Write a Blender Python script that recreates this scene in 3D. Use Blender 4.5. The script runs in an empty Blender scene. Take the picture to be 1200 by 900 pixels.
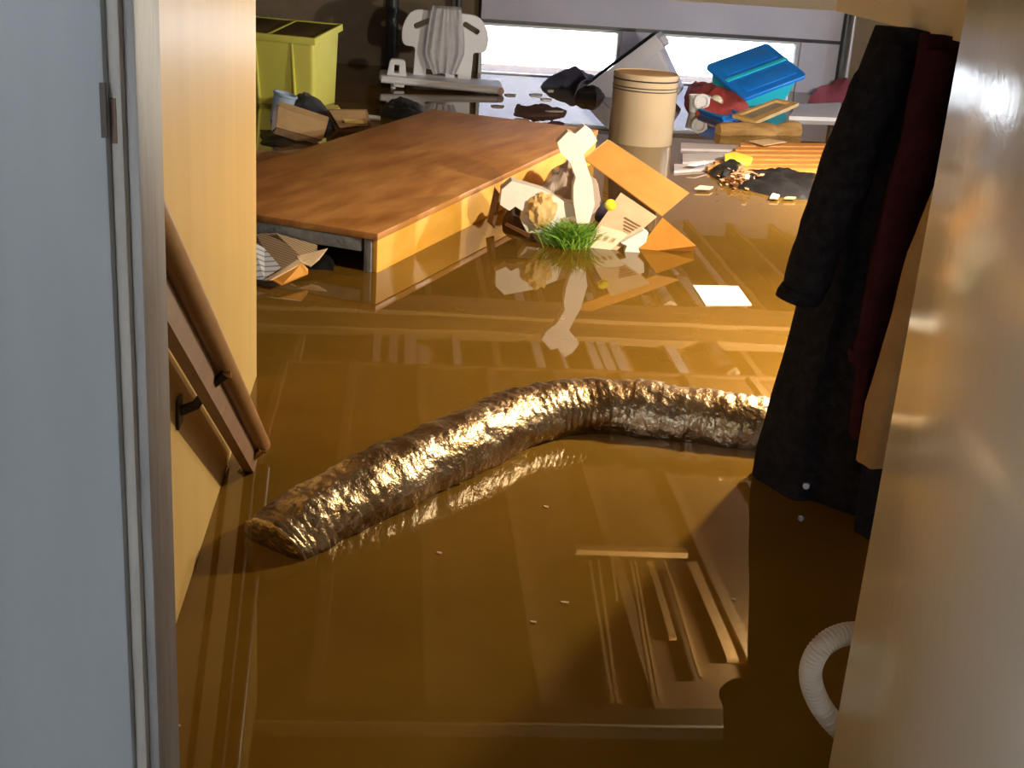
import bpy, bmesh, math, random
from mathutils import Vector, Matrix, noise as mnoise
random.seed(7)
sc = bpy.context.scene
C = sc.collection
PI = math.pi

# ------------------------------------------------------------------ camera
F_PX, EYE = 1503.0, 1.4
_d = Vector((311 - 600, 4540 - 450, F_PX)).normalized()
_y = Vector((480 - 600, -110 - 450, F_PX)); _y = (_y - _d * _y.dot(_d)).normalized()
_x = _d.cross(_y)
if _x.x < 0: _x = -_x
_u = -_d
ROT = Matrix((_x, _y, _u))                       # image axes (right, down, forward) -> world
EYEV = Vector((0, 0, EYE))
cam_d = bpy.data.cameras.new('camera'); cam = bpy.data.objects.new('camera', cam_d); C.objects.link(cam)
cam_d.sensor_width = 36; cam_d.sensor_fit = 'HORIZONTAL'; cam_d.lens = F_PX * 36 / 1200
cam_d.clip_start = .02; cam_d.clip_end = 100
_r, _dn, _f = ROT @ Vector((1, 0, 0)), ROT @ Vector((0, 1, 0)), ROT @ Vector((0, 0, 1))
_m = Matrix((_r, -_dn, -_f)).transposed().to_4x4(); _m.translation = EYEV
cam.matrix_world = _m
sc.camera = cam

def ray(px, py): return ROT @ Vector((px - 600, py - 450, F_PX))
def W(px, py, z=0.0):                            # point of the plane at height z
    r = ray(px, py); return EYEV + r * ((z - EYE) / r.z)
def D(px, py, y):                                # point of the plane at depth y
    r = ray(px, py); return EYEV + r * (y / r.y)

# ------------------------------------------------------------------ world, exposure
wd = bpy.data.worlds.new('world'); sc.world = wd; wd.use_nodes = True
bg = wd.node_tree.nodes['Background']; bg.inputs[0].default_value = (.86, .93, 1.0, 1); bg.inputs[1].default_value = 18.0
sc.view_settings.view_transform = 'Standard'; sc.view_settings.look = 'None'
sc.view_settings.exposure = 0.0; sc.view_settings.gamma = 1.0; sc.view_settings.use_curve_mapping = False
sc.cycles.use_denoising = True
sc.cycles.max_bounces = 10; sc.cycles.diffuse_bounces = 4; sc.cycles.glossy_bounces = 5; sc.cycles.transparent_max_bounces = 12
sc.cycles.sample_clamp_indirect = 6.0; sc.cycles.caustics_reflective = True; sc.cycles.blur_glossy = 1.0; sc.cycles.caustics_refractive = False
LAMPS = (Vector((1.70, 4.05, 1.08)), Vector((2.70, 6.7, .86))); LAMP_COL = ((1.0, .86, .60), (1.0, .91, .76)); LAMP_E = (3800.0, 4400.0)

# ------------------------------------------------------------------ materials
MATS = {}
def mat(name, c1, c2=None, rough=.6, metal=0.0, scale=6.0, stretch=(1, 1, 1), bump=0.0, bscale=None, spec=.5, detail=5, emit=0.0, lo=.35, hi=.65, trans=0.0, sheen=0.0, alpha=1.0):
    m = bpy.data.materials.new(name); m.use_nodes = True
    nt = m.node_tree; N = nt.nodes; L = nt.links
    b = N['Principled BSDF']
    b.inputs['Base Color'].default_value = (*c1, 1); b.inputs['Roughness'].default_value = rough; b.inputs['Metallic'].default_value = metal
    b.inputs['Specular IOR Level'].default_value = spec
    if trans: b.inputs['Transmission Weight'].default_value = trans
    if sheen: b.inputs['Sheen Weight'].default_value = sheen
    if alpha < 1: b.inputs['Alpha'].default_value = alpha
    tc = N.new('ShaderNodeTexCoord'); mp = N.new('ShaderNodeMapping'); mp.inputs['Scale'].default_value = stretch
    L.new(tc.outputs['Object'], mp.inputs[0])
    if c2:
        n = N.new('ShaderNodeTexNoise'); n.inputs['Scale'].default_value = scale; n.inputs['Detail'].default_value = detail; n.inputs['Roughness'].default_value = .6
        L.new(mp.outputs[0], n.inputs['Vector'])
        r = N.new('ShaderNodeValToRGB'); r.color_ramp.elements[0].position = lo; r.color_ramp.elements[1].position = hi
        r.color_ramp.elements[0].color = (*c1, 1); r.color_ramp.elements[1].color = (*c2, 1)
        L.new(n.outputs['Fac'], r.inputs[0]); L.new(r.outputs[0], b.inputs['Base Color'])
    if bump:
        n2 = N.new('ShaderNodeTexNoise'); n2.inputs['Scale'].default_value = bscale or scale * 4; n2.inputs['Detail'].default_value = 4
        L.new(mp.outputs[0], n2.inputs['Vector'])
        bp = N.new('ShaderNodeBump'); bp.inputs['Strength'].default_value = bump; bp.inputs['Distance'].default_value = .01
        L.new(n2.outputs['Fac'], bp.inputs['Height']); L.new(bp.outputs[0], b.inputs['Normal'])
    if emit:
        b.inputs['Emission Color'].default_value = (*c1, 1); b.inputs['Emission Strength'].default_value = emit
    MATS[name] = m
    return m

def stripes(name, c1, c2, axis, freq, rough=.8, lo=.45, hi=.55, wav='SIN'):
    m = mat(name, c1, rough=rough); nt = m.node_tree; N = nt.nodes; L = nt.links
    w = N.new('ShaderNodeTexWave'); w.wave_type = 'BANDS'; w.bands_direction = axis; w.inputs['Scale'].default_value = freq; w.inputs['Distortion'].default_value = .6
    w.wave_profile = wav
    tc = N.new('ShaderNodeTexCoord'); L.new(tc.outputs['Object'], w.inputs['Vector'])
    r = N.new('ShaderNodeValToRGB'); r.color_ramp.elements[0].position = lo; r.color_ramp.elements[1].position = hi
    r.color_ramp.elements[0].color = (*c1, 1); r.color_ramp.elements[1].color = (*c2, 1)
    L.new(w.outputs['Fac'], r.inputs[0]); L.new(r.outputs[0], N['Principled BSDF'].inputs['Base Color'])
    return m

# murky flood water: opaque brown silt under a mirror-smooth skin
def water_mat():
    m = mat('flood_water', (.122, .063, .008), (.165, .088, .012), rough=.012, scale=.9, spec=.5)
    b = m.node_tree.nodes['Principled BSDF']; b.inputs['IOR'].default_value = 1.36
    N = m.node_tree.nodes; L = m.node_tree.links
    n = N.new('ShaderNodeTexNoise'); n.inputs['Scale'].default_value = 1.3; n.inputs['Detail'].default_value = 2
    tc = N.new('ShaderNodeTexCoord'); L.new(tc.outputs['Object'], n.inputs['Vector'])
    bp = N.new('ShaderNodeBump'); bp.inputs['Strength'].default_value = .05; bp.inputs['Distance'].default_value = .02
    L.new(n.outputs['Fac'], bp.inputs['Height']); L.new(bp.outputs[0], b.inputs['Normal'])
    return m
M_water = water_mat()
M_panel = mat('varnished_wall_panel', (.53, .355, .125), (.59, .41, .16), rough=.32, scale=2.2, stretch=(3, 3, .35), bump=.03)
M_conc = mat('basement_paint', (.46, .46, .58), (.53, .53, .65), rough=.75, scale=1.2, bump=.2, bscale=30)
M_brownwall = mat('brown_block_wall', (.17, .13, .09), (.23, .18, .125), rough=.85, scale=2.5, bump=.3, bscale=25)
M_ceilwood = mat('ceiling_wood', (.42, .26, .11), (.52, .34, .16), rough=.7, scale=3, stretch=(6, .5, 3), bump=.1)
M_ceildark = mat('ceiling_board', (.24, .135, .05), (.31, .18, .07), rough=.7, scale=2, bump=.1)
M_pale = mat('pale_trim', (.86, .82, .76), (.92, .88, .82), rough=.5, scale=5)
M_orangewood = mat('orange_batten', (.72, .42, .16), (.82, .52, .22), rough=.5, scale=6, stretch=(.4, 3, 3))
M_cream = mat('cream_plaster', (.80, .72, .56), (.84, .76, .60), rough=.7, scale=6, bump=.15, bscale=60)
M_header = mat('dark_header_wood', (.10, .055, .022), (.14, .08, .035), rough=.6, scale=3)
M_casing = mat('white_casing_paint', (.315, .33, .33), (.36, .37, .365), rough=.45, scale=2.5, stretch=(4, 4, .4), bump=.06, bscale=9)
M_jambb = mat('worn_jamb_beige', (.40, .36, .30), (.52, .47, .40), rough=.5, scale=14, stretch=(1, 1, .3), bump=.15)
M_jambg = mat('worn_jamb_grey', (.22, .20, .19), (.40, .37, .34), rough=.5, scale=18, stretch=(1, 1, .15), bump=.2)
M_door = mat('cream_door_gloss', (.86, .83, .74), (.88, .85, .77), rough=.15, scale=3, bump=.05, bscale=30, spec=.5)
M_rail = mat('handrail_wood', (.23, .115, .045), (.31, .16, .065), rough=.35, scale=5, stretch=(6, .6, 6), bump=.05)
M_railp = mat('handrail_plank', (.13, .062, .028), (.19, .09, .04), rough=.5, scale=5, stretch=(6, .6, 6), bump=.05)
M_brass = mat('aged_brass', (.45, .30, .14), (.6, .45, .25), rough=.35, metal=1, scale=30)
M_iron = mat('dark_iron', (.05, .04, .035), (.09, .07, .055), rough=.5, metal=.7, scale=30)
M_tabletop = mat('table_top_wood', (.36, .145, .040), (.60, .30, .095), rough=.40, scale=2.8, stretch=(3, .7, 2), bump=.04, detail=8)
M_plyside = mat('yellow_plywood', (.78, .40, .05), (.84, .47, .09), rough=.5, scale=5, stretch=(1, 1, 3))
M_bluegrey = mat('chipped_blue_grey_paint', (.20, .23, .28), (.33, .36, .40), rough=.6, scale=14, bump=.3)
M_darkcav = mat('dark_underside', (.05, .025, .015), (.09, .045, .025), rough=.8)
M_foil = mat('muddy_foil', (.26, .17, .08), (.54, .44, .31), rough=.34, metal=1, scale=5, bump=.8, bscale=40)
M_foam = mat('white_foam', (.86, .86, .85), (.90, .90, .89), rough=.8, scale=30, bump=.1, bscale=200)
M_card = mat('cardboard', (.52, .34, .17), (.60, .41, .22), rough=.85, scale=9)
M_cardor = mat('orange_cardboard', (.50, .20, .022), (.57, .26, .038), rough=.8, scale=4)
M_carddk = mat('wet_shaded_cardboard', (.20, .13, .07), (.33, .22, .12), rough=.85, scale=9)
M_corr = stripes('corrugated_cardboard', (.30, .22, .14), (.55, .43, .29), 'DIAGONAL', 30)
M_print = stripes('printed_white_paper', (.22, .26, .36), (.62, .68, .80), 'Y', 9, lo=.10, hi=.22)
M_flap = mat('printed_carton_flap', (.62, .46, .30), (.70, .55, .38), rough=.8, scale=12)
M_ink = mat('brown_print', (.28, .16, .08), rough=.9)
M_label = mat('pale_label', (.82, .76, .60), rough=.7)
M_yg = mat('yellow_green_plastic', (.76, .74, .14), (.80, .78, .18), rough=.35, scale=2)
M_ygd = mat('brown_bin_lid', (.13, .10, .045), (.19, .14, .06), rough=.5, scale=6)
M_white = mat('white_plastic', (.76, .78, .86), (.81, .83, .90), rough=.35, scale=4)
M_towel = mat('wet_white_towel', (.74, .74, .80), (.84, .83, .86), rough=.95, scale=18, bump=.5, bscale=90)
M_slot = mat('handle_shadow_grey', (.18, .18, .22), rough=.6)
M_pink = mat('pinkish_cap', (.55, .38, .36), rough=.5)
M_black = mat('black_plastic_bag', (.008, .008, .009), (.014, .014, .016), rough=.45, spec=.25, scale=10, bump=.6, bscale=22)
M_wool = mat('black_wool', (.010, .010, .014), (.022, .021, .027), rough=.95, scale=40, bump=.6, bscale=160, spec=.1, sheen=.0)
M_maroon = mat('maroon_cloth', (.030, .008, .015), (.046, .012, .022), rough=.95, scale=18, bump=.5, bscale=120, spec=.1)
M_tan = mat('tan_cloth', (.36, .24, .12), (.44, .30, .16), rough=.9, scale=10, bump=.4, bscale=60, spec=.2)
M_navy = mat('navy_cloth', (.012, .014, .030), (.022, .024, .045), rough=.95, scale=18, bump=.5, bscale=90, spec=.1)
M_steel = mat('steel', (.5, .5, .5), rough=.3, metal=1)
M_hose = mat('grey_hose', (.44, .39, .32), (.50, .45, .37), rough=.5, scale=20)
M_barrel = mat('beige_enamel', (.44, .35, .23), (.48, .38, .26), rough=.25, scale=3)
M_barlid = mat('barrel_lid_wood', (.48, .28, .11), (.56, .35, .16), rough=.5, scale=6, stretch=(1, 6, 1))
M_darkline = mat('dark_ring', (.03, .025, .025), rough=.5)
M_binl = mat('lavender_grey_plastic', (.44, .44, .52), (.49, .49, .57), rough=.4, scale=3)
M_bing = mat('dark_green_lid', (.030, .055, .062), (.045, .075, .085), rough=.5, scale=5)
M_blue = mat('blue_plastic_lid', (.010, .22, .85), (.015, .26, .90), rough=.3, scale=3)
M_turq = mat('turquoise_plastic', (.03, .66, .86), (.04, .72, .90), rough=.3, scale=3)
M_outg = mat('pale_concrete_outside', (.86, .88, .90), rough=.8)
M_outw = mat('dark_lavender_siding', (.055, .055, .075), (.07, .07, .09), rough=.8, scale=2)
M_red = mat('red_fabric', (.42, .05, .045), (.56, .09, .08), rough=.85, scale=9, bump=.6, bscale=18)
M_dred = mat('dark_red_fabric', (.16, .03, .05), (.24, .05, .08), rough=.9, scale=9, bump=.6, bscale=18)
M_frame = mat('gilt_frame_wood', (.56, .33, .09), (.66, .42, .14), rough=.45, scale=9, stretch=(4, 1, 1))
M_pic = mat('dull_picture', (.26, .22, .17), (.34, .30, .23), rough=.5, scale=6)
M_log = mat('log_bark', (.22, .12, .035), (.42, .25, .09), rough=.9, scale=5, stretch=(.6, 4, 4), bump=.5, bscale=20)
M_slat = mat('orange_slat_wood', (.50, .19, .035), (.64, .29, .07), rough=.45, scale=5, stretch=(.4, 5, 5))
M_grey = mat('grey_weathered_board', (.34, .31, .33), (.43, .40, .42), rough=.6, scale=5, stretch=(.5, 4, 4))
M_sheet = mat('white_sheet', (.72, .73, .78), (.78, .79, .84), rough=.5, scale=8)
M_panelw = mat('white_panel', (.84, .82, .78), (.88, .86, .82), rough=.6, scale=4)
M_debris = mat('brown_debris', (.10, .055, .050), (.18, .10, .085), rough=.8, scale=14, bump=.6)
M_rdebris = mat('reddish_debris', (.13, .035, .045), (.20, .06, .07), rough=.8, scale=14, bump=.6)
M_leaf = mat('dry_leaf', (.34, .15, .07), (.52, .29, .15), rough=.8, scale=20)
M_grassg = mat('artificial_grass', (.06, .24, .025), (.30, .50, .05), rough=.5, scale=9, lo=.3, hi=.7)
M_yell = mat('lime_cap', (.72, .70, .05), rough=.35)
M_purple = mat('dark_purple_plastic', (.045, .035, .09), (.07, .055, .12), rough=.35, scale=9)
M_gold = mat('crumpled_kraft_paper', (.66, .42, .14), (.80, .60, .30), rough=.7, scale=12, bump=.8, bscale=22)
M_plasticsheet = mat('muddy_plastic_sheet', (.36, .27, .20), (.46, .36, .28), rough=.3, scale=6, bump=.5, bscale=14)
M_darkred = mat('dark_varnished_leg', (.10, .030, .018), (.15, .05, .028), rough=.35, scale=9)
M_navybag = mat('navy_nylon', (.035, .042, .075), (.055, .065, .11), rough=.6, scale=8, bump=.5, bscale=20)
M_cap = mat('pale_blue_plastic', (.36, .50, .72), (.42, .56, .78), rough=.4, scale=8)
M_ytag = mat('yellow_card', (.72, .56, .16), (.80, .64, .22), rough=.7, scale=8)
M_vinyl = mat('white_vinyl_frame', (.62, .65, .72), rough=.4)
M_pipe = mat('black_pipe', (.02, .022, .028), (.035, .036, .045), rough=.4, scale=9)
M_pipeg = mat('grey_pipe', (.45, .46, .52), rough=.35, metal=.4)
M_hall = mat('hall_paint', (.42, .42, .43), (.46, .46, .47), rough=.8, scale=3)
M_beam = mat('beam_timber', (.50, .32, .13), (.58, .38, .17), rough=.6, scale=3, stretch=(.4, 4, 4), bump=.1)
M_bulbs = [mat('glowing_bulb', c, emit=e) for c, e in zip(LAMP_COL, LAMP_E)]
def glass_mat():
    m = bpy.data.materials.new('window_glass'); m.use_nodes = True; nt = m.node_tree; N = nt.nodes; L = nt.links
    N.remove(N['Principled BSDF']); t = N.new('ShaderNodeBsdfTransparent'); g = N.new('ShaderNodeBsdfGlossy'); g.inputs['Roughness'].default_value = .25
    fr = N.new('ShaderNodeFresnel'); mx = N.new('ShaderNodeMixShader'); L.new(fr.outputs[0], mx.inputs[0]); L.new(t.outputs[0], mx.inputs[1]); L.new(g.outputs[0], mx.inputs[2])
    L.new(mx.outputs[0], N['Material Output'].inputs[0]); return m
M_glass = glass_mat()

# ------------------------------------------------------------------ helpers
def link(name, me, m, parent=None):
    o = bpy.data.objects.new(name, me); C.objects.link(o)
    if m is not None: me.materials.append(m)
    if parent is not None: o.parent = parent
    return o
def tag(o, label=None, cat=None, group=None, kind=None):
    if label: o['label'] = label
    if cat: o['category'] = cat
    if group: o['group'] = group
    if kind: o['kind'] = kind
    return o
def thing(name, label, cat, loc=(0, 0, 0), rot=(0, 0, 0), group=None, kind=None):
    o = bpy.data.objects.new(name, None); C.objects.link(o); o.location = loc; o.rotation_euler = rot
    o.empty_display_size = .05
    return tag(o, label, cat, group, kind)
def loc_of(parent):
    t = Vector((0, 0, 0))
    while parent is not None: t += parent.location; parent = parent.parent
    return t
def finish(bm, name, m, parent, smooth=False, bevel=0.0, seg=2, angle=.6):
    if bevel:
        es = [e for e in bm.edges if len(e.link_faces) == 2 and e.calc_face_angle(0) > angle]
        if es: bmesh.ops.bevel(bm, geom=es, offset=bevel, segments=seg, profile=.6, affect='EDGES', clamp_overlap=True)
    bmesh.ops.recalc_face_normals(bm, faces=bm.faces)
    me = bpy.data.meshes.new(name); bm.to_mesh(me); bm.free()
    if smooth:
        for p in me.polygons: p.use_smooth = True
        me.set_sharp_from_angle(angle=.7)
    return link(name, me, m, parent)
def box(name, size, c, m, parent=None, bevel=.0, rot=None, taper=None, seg=2):
    bm = bmesh.new(); bmesh.ops.create_cube(bm, size=1)
    for v in bm.verts:
        k = 1.0
        if taper and v.co.z < 0: k = taper
        v.co = Vector((v.co.x * size[0] * k, v.co.y * size[1] * k, v.co.z * size[2]))
        if rot is not None: v.co = rot @ v.co
        v.co += Vector(c)
    return finish(bm, name, m, parent, smooth=bool(bevel), bevel=bevel, seg=seg)
def boxab(name, a, b, m, parent=None, bevel=0.0):
    a = Vector(a); b = Vector(b)
    return box(name, b - a, (a + b) / 2, m, parent, bevel)
def slab(name, pts, t, m, parent=None, bevel=0.0, world=True, direction=None):
    """polygon of world points extruded by t (along its normal or a given direction)"""
    o = loc_of(parent) if world else Vector((0, 0, 0))
    P = [Vector(p) - o for p in pts]
    n = Vector((0, 0, 0))
    for i in range(len(P)): n += (P[i] - P[0]).cross(P[(i + 1) % len(P)] - P[0])
    n = Vector(direction).normalized() if direction is not None else n.normalized()
    bm = bmesh.new()
    a = [bm.verts.new(p) for p in P]; b = [bm.verts.new(p + n * t) for p in P]
    bm.faces.new(a[::-1]); bm.faces.new(b)
    for i in range(len(P)): bm.faces.new((a[i], a[(i + 1) % len(P)], b[(i + 1) % len(P)], b[i]))
    return finish(bm, name, m, parent, smooth=bool(bevel), bevel=bevel)
def tube(name, path, rad, m, parent=None, n=16, world=True, cap=True, wr=0.0, wf=9.0, smooth=True, ell=1.0):
    o = loc_of(parent) if world else Vector((0, 0, 0))
    P = [Vector(p) - o for p in path]; R = rad if isinstance(rad, (list, tuple)) else [rad] * len(P)
    bm = bmesh.new(); rings = []; prev = None
    for i, p in enumerate(P):
        t = (P[min(i + 1, len(P) - 1)] - P[max(i - 1, 0)]).normalized()
        if prev is None:
            a = Vector((0, 0, 1)) if abs(t.z) < .9 else Vector((1, 0, 0)); prev = (a - t * a.dot(t)).normalized()
        else: prev = (prev - t * prev.dot(t)).normalized()
        b = t.cross(prev); ring = []
        for k in range(n):
            th = 2 * PI * k / n; r = R[i]
            q = p + (prev * math.cos(th) * ell + b * math.sin(th)) * r
            if wr: q += (q - p).normalized() * wr * mnoise.noise(q * wf)
            ring.append(bm.verts.new(q))
        rings.append(ring)
    for i in range(len(rings) - 1):
        for k in range(n): bm.faces.new((rings[i][k], rings[i][(k + 1) % n], rings[i + 1][(k + 1) % n], rings[i + 1][k]))
    if cap: bm.faces.new(rings[0][::-1]); bm.faces.new(rings[-1])
    return finish(bm, name, m, parent, smooth=smooth)
def lathe(name, prof, m, parent=None, n=40, c=(0, 0, 0), cap=True):
    bm = bmesh.new(); rings = []
    for r, z in prof: rings.append([bm.verts.new((c[0] + r * math.cos(2 * PI * k / n), c[1] + r * math.sin(2 * PI * k / n), c[2] + z)) for k in range(n)])
    for i in range(len(rings) - 1):
        for k in range(n): bm.faces.new((rings[i][k], rings[i][(k + 1) % n], rings[i + 1][(k + 1) % n], rings[i + 1][k]))
    if cap: bm.faces.new(rings[0][::-1]); bm.faces.new(rings[-1])
    return finish(bm, name, m, parent, smooth=True)
def plate(name, outlines, thick, m, parent=None, bevel=.0, mtx=None, rnd=0.0):
    """2D outlines (first outer, rest holes) in local x,y -> solid plate along local z, then moved by mtx"""
    cu = bpy.data.curves.new(name, 'CURVE'); cu.dimensions = '2D'; cu.fill_mode = 'BOTH'; cu.extrude = thick / 2 - bevel; cu.bevel_depth = bevel; cu.bevel_resolution = 2; cu.offset = -bevel
    for ol in outlines:
        s = cu.splines.new('POLY'); s.points.add(len(ol) - 1); s.use_cyclic_u = True
        for p, q in zip(s.points, ol): p.co = (q[0], q[1], 0, 1)
    tmp = bpy.data.objects.new(name, cu); C.objects.link(tmp)
    dg = bpy.context.evaluated_depsgraph_get(); me = bpy.data.meshes.new_from_object(tmp.evaluated_get(dg))
    bpy.data.objects.remove(tmp); bpy.data.curves.remove(cu)
    me.name = name
    if mtx is not None: me.transform(mtx)
    for p in me.polygons: p.use_smooth = True
    me.set_sharp_from_angle(angle=.6); me.materials.clear()
    return link(name, me, m, parent)
def round_poly(pts, r, n=5):
    out = []
    k = len(pts); rr = r if isinstance(r, (list, tuple)) else [r] * k
    for i in range(k):
        p = Vector(pts[i]); a = Vector(pts[i - 1]) - p; b = Vector(pts[(i + 1) % k]) - p
        d = min(rr[i], a.length * .49, b.length * .49)
        if d < 1e-5: out.append((p.x, p.y)); continue
        s = p + a.normalized() * d; e = p + b.normalized() * d
        for j in range(n + 1):
            t = j / n; q = s * (1 - t) ** 2 + p * 2 * t * (1 - t) + e * t * t; out.append((q.x, q.y))
    return out
def heap(name, pts, h, m, parent=None, seed=0, amp=.4, f=9.0, n=26, zoff=-.02, world=True):
    """crumpled lump (bag, cloth) over a floor outline of world points"""
    o = loc_of(parent) if world else Vector((0, 0, 0))
    P = [Vector(p) - o for p in pts]; c = sum(P, Vector()) / len(P)
    per = []
    for i in range(len(P)):
        for j in range(6): per.append(P[i].lerp(P[(i + 1) % len(P)], j / 6))
    bm = bmesh.new(); rings = []
    sv = Vector((seed * 3.1, seed * 1.7, seed * .9))
    R = 9
    for i in range(R):
        t = i / R; ring = []
        for p in per:
            q = c.lerp(p, 1 - t); z = h * math.sqrt(max(0, 1 - (1 - t) ** 2))
            nz = mnoise.noise(q * f + sv) + .5 * mnoise.noise(q * f * 2.3 + sv)
            w = Vector((mnoise.noise(q * f * 1.3 + sv), mnoise.noise(q * f * 1.3 - sv), 0)) * h * .35 * amp
            ring.append(bm.verts.new((q.x + w.x, q.y + w.y, q.z + zoff + z * (1 + amp * nz))))
        rings.append(ring)
    K = len(per)
    for i in range(R - 1):
        for k in range(K): bm.faces.new((rings[i][k], rings[i][(k + 1) % K], rings[i + 1][(k + 1) % K], rings[i + 1][k]))
    top = bm.verts.new(Vector((c.x, c.y, c.z + zoff + h * (1 + amp * mnoise.noise(c * f + sv)))))
    for k in range(K): bm.faces.new((rings[-1][k], rings[-1][(k + 1) % K], top))
    bm.faces.new(rings[0][::-1])
    return finish(bm, name, m, parent, smooth=True)
def fl(px, py, z=0.0): return W(px, py, z)

# ------------------------------------------------------------------ the setting
YF = 12.0                                        # window wall
XL, XR = -2.6, 5.2
SW = -.42                                        # stairwell side wall
CE = 1.2                                         # low ceiling under the stairs' floor
water = box('flood_water', (XR - XL - .002, YF - .15, .02), ((XL + XR) / 2, (YF + 2.0 - .15) / 2, -.01), M_water)
tag(water, 'murky brown flood water covering the whole basement floor like a mirror', 'water', kind='stuff')
fl_ = boxab('floor', (XL - .2, -2.6, -1.0), (XR + .2, YF + .3, -.92), M_conc); tag(fl_, kind='structure')
land = boxab('floor_landing', (-1.6, -2.6, -.9), (1.6, .9, -.16), M_hall); tag(land, kind='structure')

# side wall of the stairs, varnished panels
wl = boxab('wall_left', (SW - .12, .98, -1.0), (SW, 3.79, 2.6), M_panel); tag(wl, kind='structure')
w = boxab('wall_room_left', (XL - .15, 3.7, -1), (XL, YF + 1.2, 1.7), M_conc); tag(w, kind='structure')
w = boxab('wall_partition', (XL, 3.67, -1), (SW - .12, 3.79, 1.7), M_conc); tag(w, kind='structure')
w = thing('wall_right', None, None, (XR, 6, 0), kind='structure')
for y0, y1, z0, z1 in ((.98, 8.0, -1, 1.7), (9.3, 9.8, -1, 1.7), (11.1, YF, -1, 1.7), (8.0, 9.3, -1, -.02), (8.0, 9.3, .5, 1.7), (9.8, 11.1, -1, -.02), (9.8, 11.1, .5, 1.7)):
    boxab('wall_panel', (0, y0 - 6, z0), (.15, y1 - 6, z1), M_conc, w)
# wall the door hangs in, and the hall behind the photographer
wf = boxab('wall_doorway', (-1.7, .97, -.95), (-.33, 1.07, 2.6), M_hall); tag(wf, kind='structure')
o = boxab('wall_return', (.60, .97, -.95), (XR, 1.07, 2.6), M_hall, None); tag(o, kind='structure')
o = boxab('wall_hall_left', (-1.7, -2.5, -.16), (-1.6, .97, 2.6), M_hall); tag(o, kind='structure')
o = boxab('wall_hall_right', (1.6, -2.5, -.16), (1.7, .97, 2.6), M_hall); tag(o, kind='structure')
o = thing('wall_hall_back', None, None, (0, -2.5, -.16), kind='structure')
for a, b in (((-1.7, -2.6, -.16), (-1.1, -2.5, 2.6)), ((-.2, -2.6, -.16), (1.7, -2.5, 2.6)), ((-1.1, -2.6, -.16), (-.2, -2.5, 1.2)), ((-1.1, -2.6, 2.2), (-.2, -2.5, 2.6))):
    boxab('wall_panel', Vector(a) - o.location, Vector(b) - o.location, M_hall, o)
o = boxab('ceiling_hall', (-1.7, -2.6, 2.6), (1.7, 3.9, 2.7), M_hall); tag(o, kind='structure')
# stairwell opening: cream side over the coats and cream header across the far end
so = boxab('trim_1', (1.21, 1.07, CE), (1.33, 3.80, 2.6), M_cream); tag(so, kind='structure')
he = boxab('trim_2', (SW, 3.70, CE), (1.21, 3.80, 2.6), M_header); tag(he, kind='structure')
o = boxab('trim_9', (SW, 3.685, CE), (1.21, 3.70, CE + .05), M_cream); tag(o, kind='structure')

# ceilings
ceil = thing('ceiling', None, None, (0, 3.8, CE), kind='structure')
def cbox(n, a, b, m, bev=0): return boxab(n, Vector(a) - ceil.location, Vector(b) - ceil.location, m, ceil, bev)
cbox('low_ceiling_board', (XL, 3.80, CE + .02), (XR, 7.34, CE + .08), M_ceildark)
cbox('closet_ceiling_board', (1.33, 1.07, CE + .02), (XR, 3.80, CE + .08), M_ceildark)
for i in range(13):
    x = -1.9 + i * .41
    cbox('ceiling_batten', (x, 3.80, CE), (x + .045, 7.34, CE + .02), M_ceilwood)
cbox('ceiling_step_board', (XL, 7.34, CE), (XR, 7.37, 1.46), M_ceildark)
cbox('subfloor', (XL, 7.37, 1.42), (XR, YF + 1.2, 1.48), M_ceildark)
for i in range(17):
    x = -2.3 + i * .42
    cbox('joist', (x, 7.37, 1.27), (x + .045, YF - .02, 1.42), M_ceilwood)
cbox('boxed_beam', (XL, 8.05, 1.21), (XR, 8.84, 1.27), M_beam)
cbox('beam_flange', (XL, 8.36, 1.185), (XR, 8.45, 1.21), M_beam)
# pale boards lying against the joists (read back in the water's mirror)
def mirr(px, py, z): 
    p = W(px, py, -z); return p
for (px0, px1, yn, yf) in ((437, 446, 7.39, 8.05), (456, 466, 7.39, 8.05), (474, 488, 7.39, 8.05), (489, 502, 7.39, 7.85), (531, 540, 7.39, 8.05), (624, 634, 7.39, 8.0), (655, 659, 7.39, 8.0), (688, 698, 7.39, 8.04), (701, 712, 7.39, 8.04), (716, 727, 7.39, 8.04), (781, 793, 7.39, 8.04),
                           (600, 610, 8.86, 10.0), (672, 678, 8.86, 9.25), (682, 690, 8.86, 9.25), (745, 754, 8.86, 9.25), (800, 812, 8.86, 9.8), (846, 853, 8.86, 11.5), (800, 806, 9.9, 10.6)):
    yy = 410 if yn < 8.5 else 335
    a = mirr(px0, yy, 1.25); b = mirr(px1, yy, 1.25)
    cbox('pale_furring_strip', (a.x, yn, 1.245), (b.x, yf, 1.27), M_pale)
for (pxc, yA, yB) in ((832, 7.42, 8.0), (768, 8.9, 9.7)):
    a = mirr(pxc, 418 if yA < 8 else 345, 1.3)
    tube('foil_pipe', [(a.x, yA + (yB - yA) * k / 10, 1.23 + .006 * (k % 2)) for k in range(11)], [.05 + .006 * (k % 2) for k in range(11)], M_foil, ceil, n=14, wr=.02, wf=22)
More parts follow.
